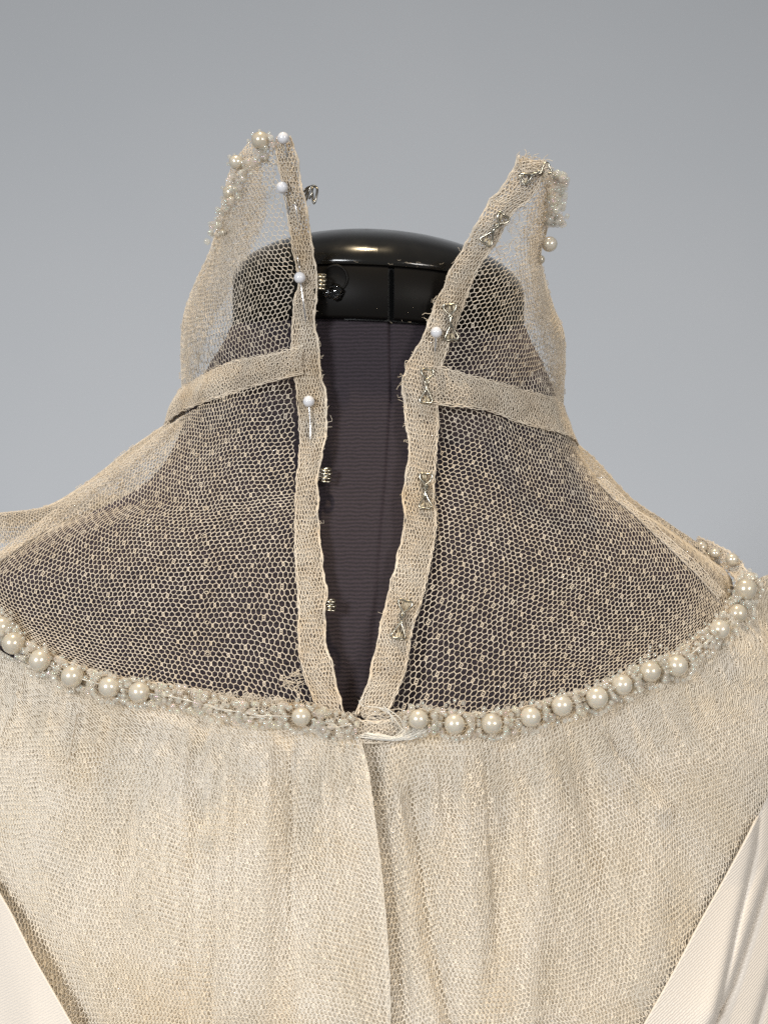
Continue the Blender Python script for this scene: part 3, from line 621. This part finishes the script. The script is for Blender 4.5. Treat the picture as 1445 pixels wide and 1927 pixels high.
def pearl(px, py, r, dep, ax=(1, .1, -.1), lift=None):
    rr = .95*r*MM*(D+dep*1e-3)/D; P = at(px, py, dep)
    o = bpy.data.objects.new("pearl", ME_PEARL); S.collection.objects.link(o); o.parent = TRIM; o.location = P
    o.scale = tuple(rr*rng.uniform(.95, 1.04) for _ in range(3)); o.rotation_euler = Vector(ax).to_track_quat('Z', 'Y').to_euler(); return P, rr
def ring(P, rx, rz, n, tilt=0, br=.00062, dy=.0, a0=0, a1=2*math.pi, jit=.00025):
    for k in range(n):
        a = a0+(a1-a0)*(k+.5*rng.random())/n; x = rx*math.cos(a); z = rz*math.sin(a); c, s_ = math.cos(tilt), math.sin(tilt)
        X, Zz = x*c-z*s_, x*s_+z*c; tx, tz = -rx*math.sin(a), rz*math.cos(a)
        bead(P+np.array([X, dy+rng.uniform(-1, 1)*jit*2.5, Zz])+rng.standard_normal(3)*jit, (tx*c-tz*s_, rng.uniform(-.4, .4)*rx, tx*s_+tz*c), br*rng.uniform(.85, 1.15))
NECK = [(3,1180,21,1),(25,1211,22,1),(75,1243,22,1),(136,1273,22,1),(206,1293,22,1),(262,1303,21,1),(332,1313,0,0),(412,1334,0,0),(486,1347,0,0),(567,1349,19,1),(634,1366,0,0),
        (787,1354,20,1),(855,1363,20,1),(925,1362,22,1),(998,1349,21,1),(1057,1328,21,1),(1123,1313,22,1),(1170,1289,21,1),(1223,1264,21,1),(1273,1253,22,1),(1319,1216,14,0),(1353,1185,21,1),(1387,1155,19,1),(1402,1109,22,1)]
tg = np.gradient(np.array([(a, b_) for a, b_, _, _ in NECK], float), axis=0)
for k, (x, y, r, full) in enumerate(NECK):
    dep = float(ndepth(x)); tilt = -math.atan2(tg[k][1], tg[k][0]); kk = MM*(D+dep*1e-3)/D
    if r >= 18: P, rr = pearl(x, y, r, dep-4.6, (math.cos(tilt), .15, math.sin(tilt)))
    base = at(x, y, dep-1.6)
    if full: ring(base+np.array([0, -.0034, 0]), 28*kk, 26.5*kk, 17, tilt, br=.00070); ring(base+np.array([0, -.0008, 0]), 35*kk, 29*kk, 11, tilt, br=.00066)
    else:
        ring(base+np.array([0, -.001, 0]), 36*kk, 23*kk, 17, tilt, br=.00078); ring(base+np.array([0, -.0022, 0]), 24*kk, 13*kk, 11, tilt, br=.00075); ring(base+np.array([0, -.0026, 0]), 11*kk, 5*kk, 4, tilt, br=.0007)
        for s_ in range(3):
            z0 = rng.uniform(-.0008, .0008); c, s2 = math.cos(tilt), math.sin(tilt)
            floss.path([base+np.array([-.004*c, -.0002, -.004*s2+z0]), base+np.array([0, -.0012, z0*.4]), base+np.array([.004*c, -.0002, .004*s2-z0])], .00022, 5, smooth=12)
    if k+1 < len(NECK) and NECK[k+1][0]-x < 100:
        x2, y2 = NECK[k+1][:2]; nx, ny = -(y2-y), (x2-x); ln = math.hypot(nx, ny); nx /= ln; ny /= ln
        for f, o_ in ((.5, -20), (.5, -10), (.5, 1), (.5, 11), (.5, 21), (.38, -16), (.62, 16), (.62, -17), (.38, 17)):
            bead(at(x+(x2-x)*f+nx*o_+rng.uniform(-3, 3), y+(y2-y)*f+ny*o_+rng.uniform(-3, 3), float(ndepth(x+(x2-x)*f))-3.2-(abs(o_) < 14)*1.2), rng.standard_normal(3), rng.uniform(.00075, .00105))
    if k+1 < len(NECK):   # stringing thread from bead to bead
        x2, y2 = NECK[k+1][:2]
        if x2-x < 100: floss.path([at(x, y, dep-4.4), at((x+x2)/2, (y+y2)/2, float(ndepth((x+x2)/2))-2.6), at(x2, y2, float(ndepth(x2))-4.4)], .00017, 5, smooth=10)
for x, y, r, dep in ((1411,1090,15,33),(1377,1053,13,44),(1345,1041,10.5,52),(1319,1030,12,60),(1394,1128,10,24)):
    P, rr = pearl(x, y, r, dep-4); ring(P+np.array([0, .001, -.001]), rr*1.15, rr*1.1, 7)
# clusters
ring(at(640,1388,-44), .0052, .0024, 9, -.1); ring(at(1240,1225,-12), .003, .0018, 6); ring(at(1300,1205,-1), .003, .002, 6, .6); ring(at(855,1328,-40), .0026, .0018, 6); ring(at(812,1347,-43), .0014, .0022, 5)
# collar tip beads, opening side left
for x, y, r, dep in ((490,264,19,-14),(445,305,15,-5),(434,362,16,7),(421,437,8,16),(497,298,9,-10)):
    P, rr = pearl(x, y, r, dep, (.3, .2, 1)); ring(P+np.array([0, .0016, 0]), rr*1.3, rr*1.25, 8 if r > 10 else 4)
for k in range(84):
    f = k/83; E = catmull(ats([(518,262,-14),(496,290,-12),(470,322,-6),(448,352,-2),(432,392,8),(415,420,15),(405,455,24)]), np.array([f*6]))[0]
    bead(E+np.array([-.0008, -.0017, .0004])+rng.standard_normal(3)*np.array([.0014, .0007, .0011]), rng.standard_normal(3), rng.uniform(.0006, .00105))
for x, y, dep in ((360,640,44),(372,600,34),(352,655,48),(398,478,28),(392,500,30)): bead(at(x, y, dep-1.5), rng.standard_normal(3), .0005)
# collar tip beads, right
for x, y, r, dep in ((1034,459,15.5,10),(1017,488,9,20)):
    pearl(x, y, r, dep, (1, .2, .2))
for k in range(90):
    f = rng.random(); E = catmull(ats([(1030,328,-11),(1045,350,-6),(1038,380,-3),(1036,405,2),(1040,425,6)]), np.array([f*4]))[0]
    bead(E+np.array([.0012, -.0017, 0])+rng.standard_normal(3)*np.array([.0016, .0008, .0011]), rng.standard_normal(3), rng.uniform(.0007, .0011))
for k in range(6): bead(at(1046+k*4.4, 336+rng.uniform(-5, 5), -8+rng.uniform(-2, 2)), (1, 0, .2), .0008)
for k in range(6): bead(at(1030+rng.uniform(-4, 18), 400+k*3, 2), rng.standard_normal(3), .0007)
# put the beads down; the 300 that show largest singly, the rest joined
beads.sort(key=lambda t_: -t_[2]/(D+t_[0][1]))
for P, ax, r in beads[:300]:
    o = bpy.data.objects.new("seed_bead", ME_BEAD); S.collection.objects.link(o); o.parent = TRIM; o.location = P; o.scale = (r, r, r*1.2)
    o.rotation_euler = Vector(ax).to_track_quat('Z', 'Y').to_euler()
if beads[300:]:
    q = Q(); bv = np.array([v.co[:] for v in ME_BEAD.vertices]); bf = np.array([p.vertices[:] for p in ME_BEAD.polygons])
    for P, ax, r in beads[300:]:
        Rm = np.array(Vector(ax).to_track_quat('Z', 'Y').to_matrix()); q.add(bv@Rm.T*r+P, bf)
    o = link("small_beads", q.mesh("small_beads"), M_glass, TRIM, "stuff", loc=(0, 0, 0))
link("stringing_thread", floss.mesh("stringing_thread"), M_white, TRIM, loc=(0, 0, 0))
# loose floss lying across the closing, and stray threads
q = Q()
for k in range(46):
    a, b_, c, e = rng.uniform(-6, 6, 4); x0 = rng.uniform(676, 706); x1 = rng.uniform(768, 812)
    q.path([at(x0, 1384+b_, -45), at(x0*.6+x1*.4, 1390+b_*.7+a*.3, -46.5+c*.1), at(x0*.35+x1*.65, 1389+c*.7, -46.5+e*.1), at(x1-14, 1377+c*.7, -45), at(x1, 1364+e*.8, -43.5)], .00011, 3, smooth=16)
for pts in ([(712,1332),(735,1345),(755,1370),(770,1385)], [(722,1330),(748,1348),(758,1362),(766,1390)], [(690,1330),(712,1332),(730,1338),(740,1360)], [(685,1330),(676,1322),(684,1314)]):
    q.path([at(x, y, -45) for x, y in pts], .00016, 4, smooth=18)
fin(q, "loose_floss", M_white, None)
q = Q()
for k in range(90):
    x, y = rng.uniform(692, 782), rng.uniform(1338, 1374); c = at(x, y, -41.5+rng.uniform(-1.2, 1.0)); a = rng.uniform(0, 6.28); w_ = rng.uniform(.0007, .0019)
    q.path([c+w_*np.array([math.cos(a+t_*1.2)*1.5, rng.uniform(-.3, .3), .6*math.sin(a+t_*1.2)]) for t_ in range(5)], .00014, 3, smooth=12)
fin(q, "bunched_net", M_tape)
q = Q()
for k in range(46):   # threads of the torn net and the frayed corner of the right collar point
    x, y = rng.uniform(945, 992), rng.uniform(398, 480); a = rng.uniform(0, 6.28); l_ = rng.uniform(10, 26); d_ = RC.depth(x, y)
    q.path([at(x, y, d_), at(x+l_*.4*math.cos(a), y+l_*.4*math.sin(a), d_-1+rng.uniform(-1, 1)), at(x+l_*math.cos(a+.6), y+l_*math.sin(a+.6), d_+rng.uniform(-1, 1)), at(x+l_*1.2*math.cos(a+1.3), y+l_*1.2*math.sin(a+1.3), d_)], .00007, 3, smooth=9)
for k in range(70):
    x, y = rng.uniform(975, 1030), rng.uniform(296, 322)+0; a = rng.uniform(-2.9, -.2); l_ = rng.uniform(6, 17)
    y += max(0, (x-1000))*.35
    q.path([at(x, y, -15), at(x+l_*.5*math.cos(a), y+l_*.5*math.sin(a), -16+rng.uniform(-1, 1)), at(x+l_*math.cos(a+.8), y+l_*math.sin(a+.8), -15.5)], .0001, 3, smooth=7)
for pts in ([(775,684),(764,678),(762,690),(766,700)], [(766,705),(757,710),(759,720)], [(822,556),(815,566),(818,574)], [(985,300),(990,286),(987,280)]):
    q.path([at(x, y, float(depth_open(y))-1) for x, y in pts], .00012, 3, smooth=12)
fray(q, RT, -1, 16, .001, .0028, r=.09e-3, vmin=.28, vmax=.55); fray(q, LT, -1, 10, .0008, .002, r=.08e-3, vmin=.3, vmax=.5)
for x, y, sh_ in [(370,856,LY),(385,956,LY),(385,1009,LY),(388,1062,LY),(389,1116,LY),(390,1172,LY),(391,1230,LY),(1094,1062,RY),(1081,1164,RY),(1073,1217,RY),(1065,1272,RY),(545,1285,LY),(556,1296,LY),(552,1270,LY),(538,1292,LY)]:
    c = at(x, y, sh_.depth(x, y)-.3)
    for k in range(3):
        a = rng.uniform(0, 6.28); q.path([c+(.00045+.0003*rng.random())*np.array([math.cos(a+t_), rng.uniform(-.3, .3), math.sin(a+t_)*.8]) for t_ in np.arange(0, 6, 1.0)], .00010, 3, smooth=12)
for k in range(14):
    x, y = rng.uniform(525, 560), rng.uniform(1262, 1300); a = rng.uniform(-.8, .9); l_ = rng.uniform(15, 34); d_ = LY.depth(x, y)-.4
    q.path([at(x, y, d_), at(x+l_*.5*math.cos(a), y+l_*.5*math.sin(a), d_-.4), at(x+l_*math.cos(a+.2), y+l_*math.sin(a+.2), d_-.5)], .0001, 3, smooth=7)
fin(q, "frayed_threads", M_fray)
# knotted end of the right collar point
q = Q()
for k in range(26):
    c = at(1004+rng.uniform(-14, 14), 313+rng.uniform(-7, 7), -15.5); a = rng.uniform(0, 6.28)
    P = [c+.0016*np.array([math.cos(a+t_*1.1)*(1+.3*t_), rng.uniform(-.3, .3), .6*math.sin(a+t_*1.1)]) for t_ in range(5)]; q.path(P, .00019, 4, smooth=14)
fin(q, "collar_point_knot", M_tape, None)
# ------------------------------------------------------------------ hooks and eyes
def eye(cx, cy, ang, size, dep):
    """a wire eye: a bar between two triangular loops, sewn down"""
    ca, sa = math.cos(ang), math.sin(ang); k = size
    def pt(u, v, dz=0): X = cx+(u*ca-v*sa)*k; Y = cy+(u*sa+v*ca)*k; return at(X, Y, min(RT.depth(X, Y), dep+1.5)+dz*.9)
    q = Q()
    for s_ in (-1, 1):
        q.path([pt(0, s_*3, -1.1), pt(-3*s_, s_*10, -1.1), pt(-9, s_*22, -1.0), pt(-12.5, s_*30, -.9), pt(-9, s_*34.5, -.8), pt(0, s_*33.5, -.8), pt(9, s_*34.5, -.8), pt(12.5, s_*30, -.9), pt(9, s_*22, -1.0), pt(3*s_, s_*10, -1.2), pt(0, s_*2, -1.3)], .00035, 6, smooth=50)
    q.path([pt(1.2, -11, -1.1), pt(-1, 0, -1.4), pt(-1.2, 11, -1.1)], .00042, 6, smooth=12)
    o = link("eye", q.mesh("eye"), M_metal, GOWN)
    q = Q()
    for s_ in (-1, 1):
        for j in range(5):
            u = rng.uniform(-11, 11); q.path([pt(u*.55+rng.uniform(-2, 2), s_*rng.uniform(18, 24), .2), pt(u*.8, s_*29, -.9), pt(u, s_*rng.uniform(34, 38), .3)], .00016, 3, smooth=7)
    link("stitching", q.mesh("stitching"), M_stitch, o, loc=(0, 0, 0))
EYES = [(1008,326,1.15,.85),(931,431,.62,.95),(848,606,-.06,.98),(803,726,.05,.92),(801,924,.02,.95),(756,1166,.22,1.06)]
for x, y, a, s_ in EYES: eye(x, y, a, s_, RT.depth(x, y)-.5)
def hook(cx, cy, dep, wires, length, ang=0, mat_=None, drop=0):
    """a sewn hook seen from its edge: turns of wire standing out past the tape, bent back on themselves"""
    q = Q(); ca, sa = math.cos(ang), math.sin(ang)
    def pt(u, v, dz): return at(cx+u*ca-v*sa, cy+u*sa+v*ca, dep+dz)
    for j in range(wires):
        v = (j-(wires-1)/2)*7.5+rng.uniform(-.7, .7); L_ = length*(1-.06*abs(j-1))
        q.path([pt(-10, v, 1.2), pt(L_*.4, v-1, .6), pt(L_*.85, v-1, .1), pt(L_, v+1, -.7), pt(L_*.9, v+3+drop, -1.6), pt(L_*.45, v+3+drop, -1.9), pt(L_*.1, v+2, -1.5)], .00034, 6, smooth=36)
    o = link("hook", q.mesh("hook"), mat_ or M_metal, GOWN)
    q = Q()
    for j in range(14):
        v = rng.uniform(-14, 14); q.path([pt(-9, v, .5), pt(-3, v*.8, -.8), pt(rng.uniform(2, 6), v*.7, .6)], .00016, 3, smooth=7)
    link("stitching", q.mesh("stitching"), M_tape, o, loc=(0, 0, 0))
hook(603, 893, -9, 4, 21); hook(612, 1138, -26, 3, 20); hook(597, 529, -5, 4, 17)
# the bare hook by the collar point: two legs and a bill
q = Q()
q.path([at(572,361,-11), at(578,353,-12), at(587,350,-13), at(594,351,-14), at(597,356,-15), at(595,370,-15.5), at(591,382,-15.5), at(589,376,-15), at(588,362,-14)], .00040, 6, smooth=44)
q.path([at(573,372,-11), at(578,360,-12), at(584,352,-13), at(588,353,-14), at(586,364,-14.5), at(582,374,-14)], .00036, 6, smooth=30)
q.path([at(574,379,-11), at(578,372,-12), at(581,362,-13), at(586,350,-13.5), at(593,349,-14)], .00034, 6, smooth=24)
link("hook", q.mesh("hook"), M_hook, GOWN)
# clear faceted stone caught under the hook at the cap
def gem(c, r):
    V = []; n = 8
    for rr, h in ((.55, -.55), (1, -.15), (1, .05), (.08, .9)): V += [(rr*math.cos(2*math.pi*(k+.5*(rr < .9))/n), rr*math.sin(2*math.pi*(k+.5*(rr < .9))/n), h) for k in range(n)]
    F = [(i*n+k, i*n+(k+1) % n, (i+1)*n+(k+1) % n, (i+1)*n+k) for i in range(3) for k in range(n)]+[tuple(k for k in (a_, a_+1, a_+2, (a_+3))) for a_ in (0, 3)]+[(0, 3, 6, 7), (24, 25, 26, 27), (27, 28, 29, 30), (24, 27, 30, 31)]
    me = np_mesh("rhinestone", V, F, False); o = link("rhinestone", me, M_gem, GOWN); o.location = Vector(c)-GOWN.location; o.scale = (r,)*3
    o.rotation_euler = (math.radians(78), .35, .5)
gem(at(634, 549, -2.6), .0031); gem(at(616, 551, -2.4), .0016)
# ------------------------------------------------------------------ glass-headed pins
ball = uv_ball("pin_head", 24, 16, .02); ball.materials.append(M_pinhead)
PINS = [((533,259), [(536,270,-1.5),(539,286,-.6),(545,320,2.0),(553,372,1.2),(556,385,-1.3),(562,422,-1.5)], LT, "topmost white headed pin at the tip of the left collar point"),
        ((531,352), [(535,365,-1.5),(541,388,-.5),(548,425,2.0),(561,490,1.0),(563,500,-1.2),(566,516,-.8)], LT, "white headed pin beside the bare hook just below the left collar tip"),
        ((564,522), [(567,540,-1.6),(571,570,-1.6),(576,609,-1.0)], LT, "white headed pin on the left tape beside the hook at the black cap"),
        ((581,755), [(582,770,-1.6),(584,800,-1.5),(584,828,-.9)], LT, "white headed pin on the left tape below the collar band"),
        ((821,625), [(820,640,-1.6),(818,664,-.6)], RT, "only white headed pin on the right tape beside a wire eye")]
for k, ((x, y), sh_pts, sh, lab) in enumerate(PINS):
    d_ = sh.depth(x, y)-2.0; H = at(x, y, d_); t_ = thing("pin", H, lab, "pin", "white headed pins stuck in the tapes")
    o = bpy.data.objects.new("pin_head", ball); S.collection.objects.link(o); o.parent = t_; o.scale = (.00186,)*3
    q = Q(); P = np.array([H]+[at(a, b_, sh.depth(a, b_)+c) for a, b_, c in sh_pts])-H
    P = resample(P, 40); q.path(P, np.concatenate([np.full(34, .00024), np.linspace(.00024, .00004, 6)]), 8); link("shaft", q.mesh("shaft"), M_steel, t_, loc=(0, 0, 0))
# ------------------------------------------------------------------ wall behind
bm = bmesh.new(); bmesh.ops.create_grid(bm, x_segments=1, y_segments=1, size=2.5); me = bpy.data.meshes.new("wall"); bm.to_mesh(me); bm.free()
wl = link("wall", me, M_wall); wl.location = (0, 1.05, 0); wl.rotation_euler = (math.pi/2, 0, 0); wl["kind"] = "structure"; wl["label"] = "plain pale grey painted wall behind the gown"
for o in S.objects:
    if o.type == 'MESH' and o.parent is None and o is not wl: print("LOOSE", o.name)
print("TRIS", sum(sum(len(p.vertices)-2 for p in o.data.polygons) for o in S.objects if o.type == 'MESH'))
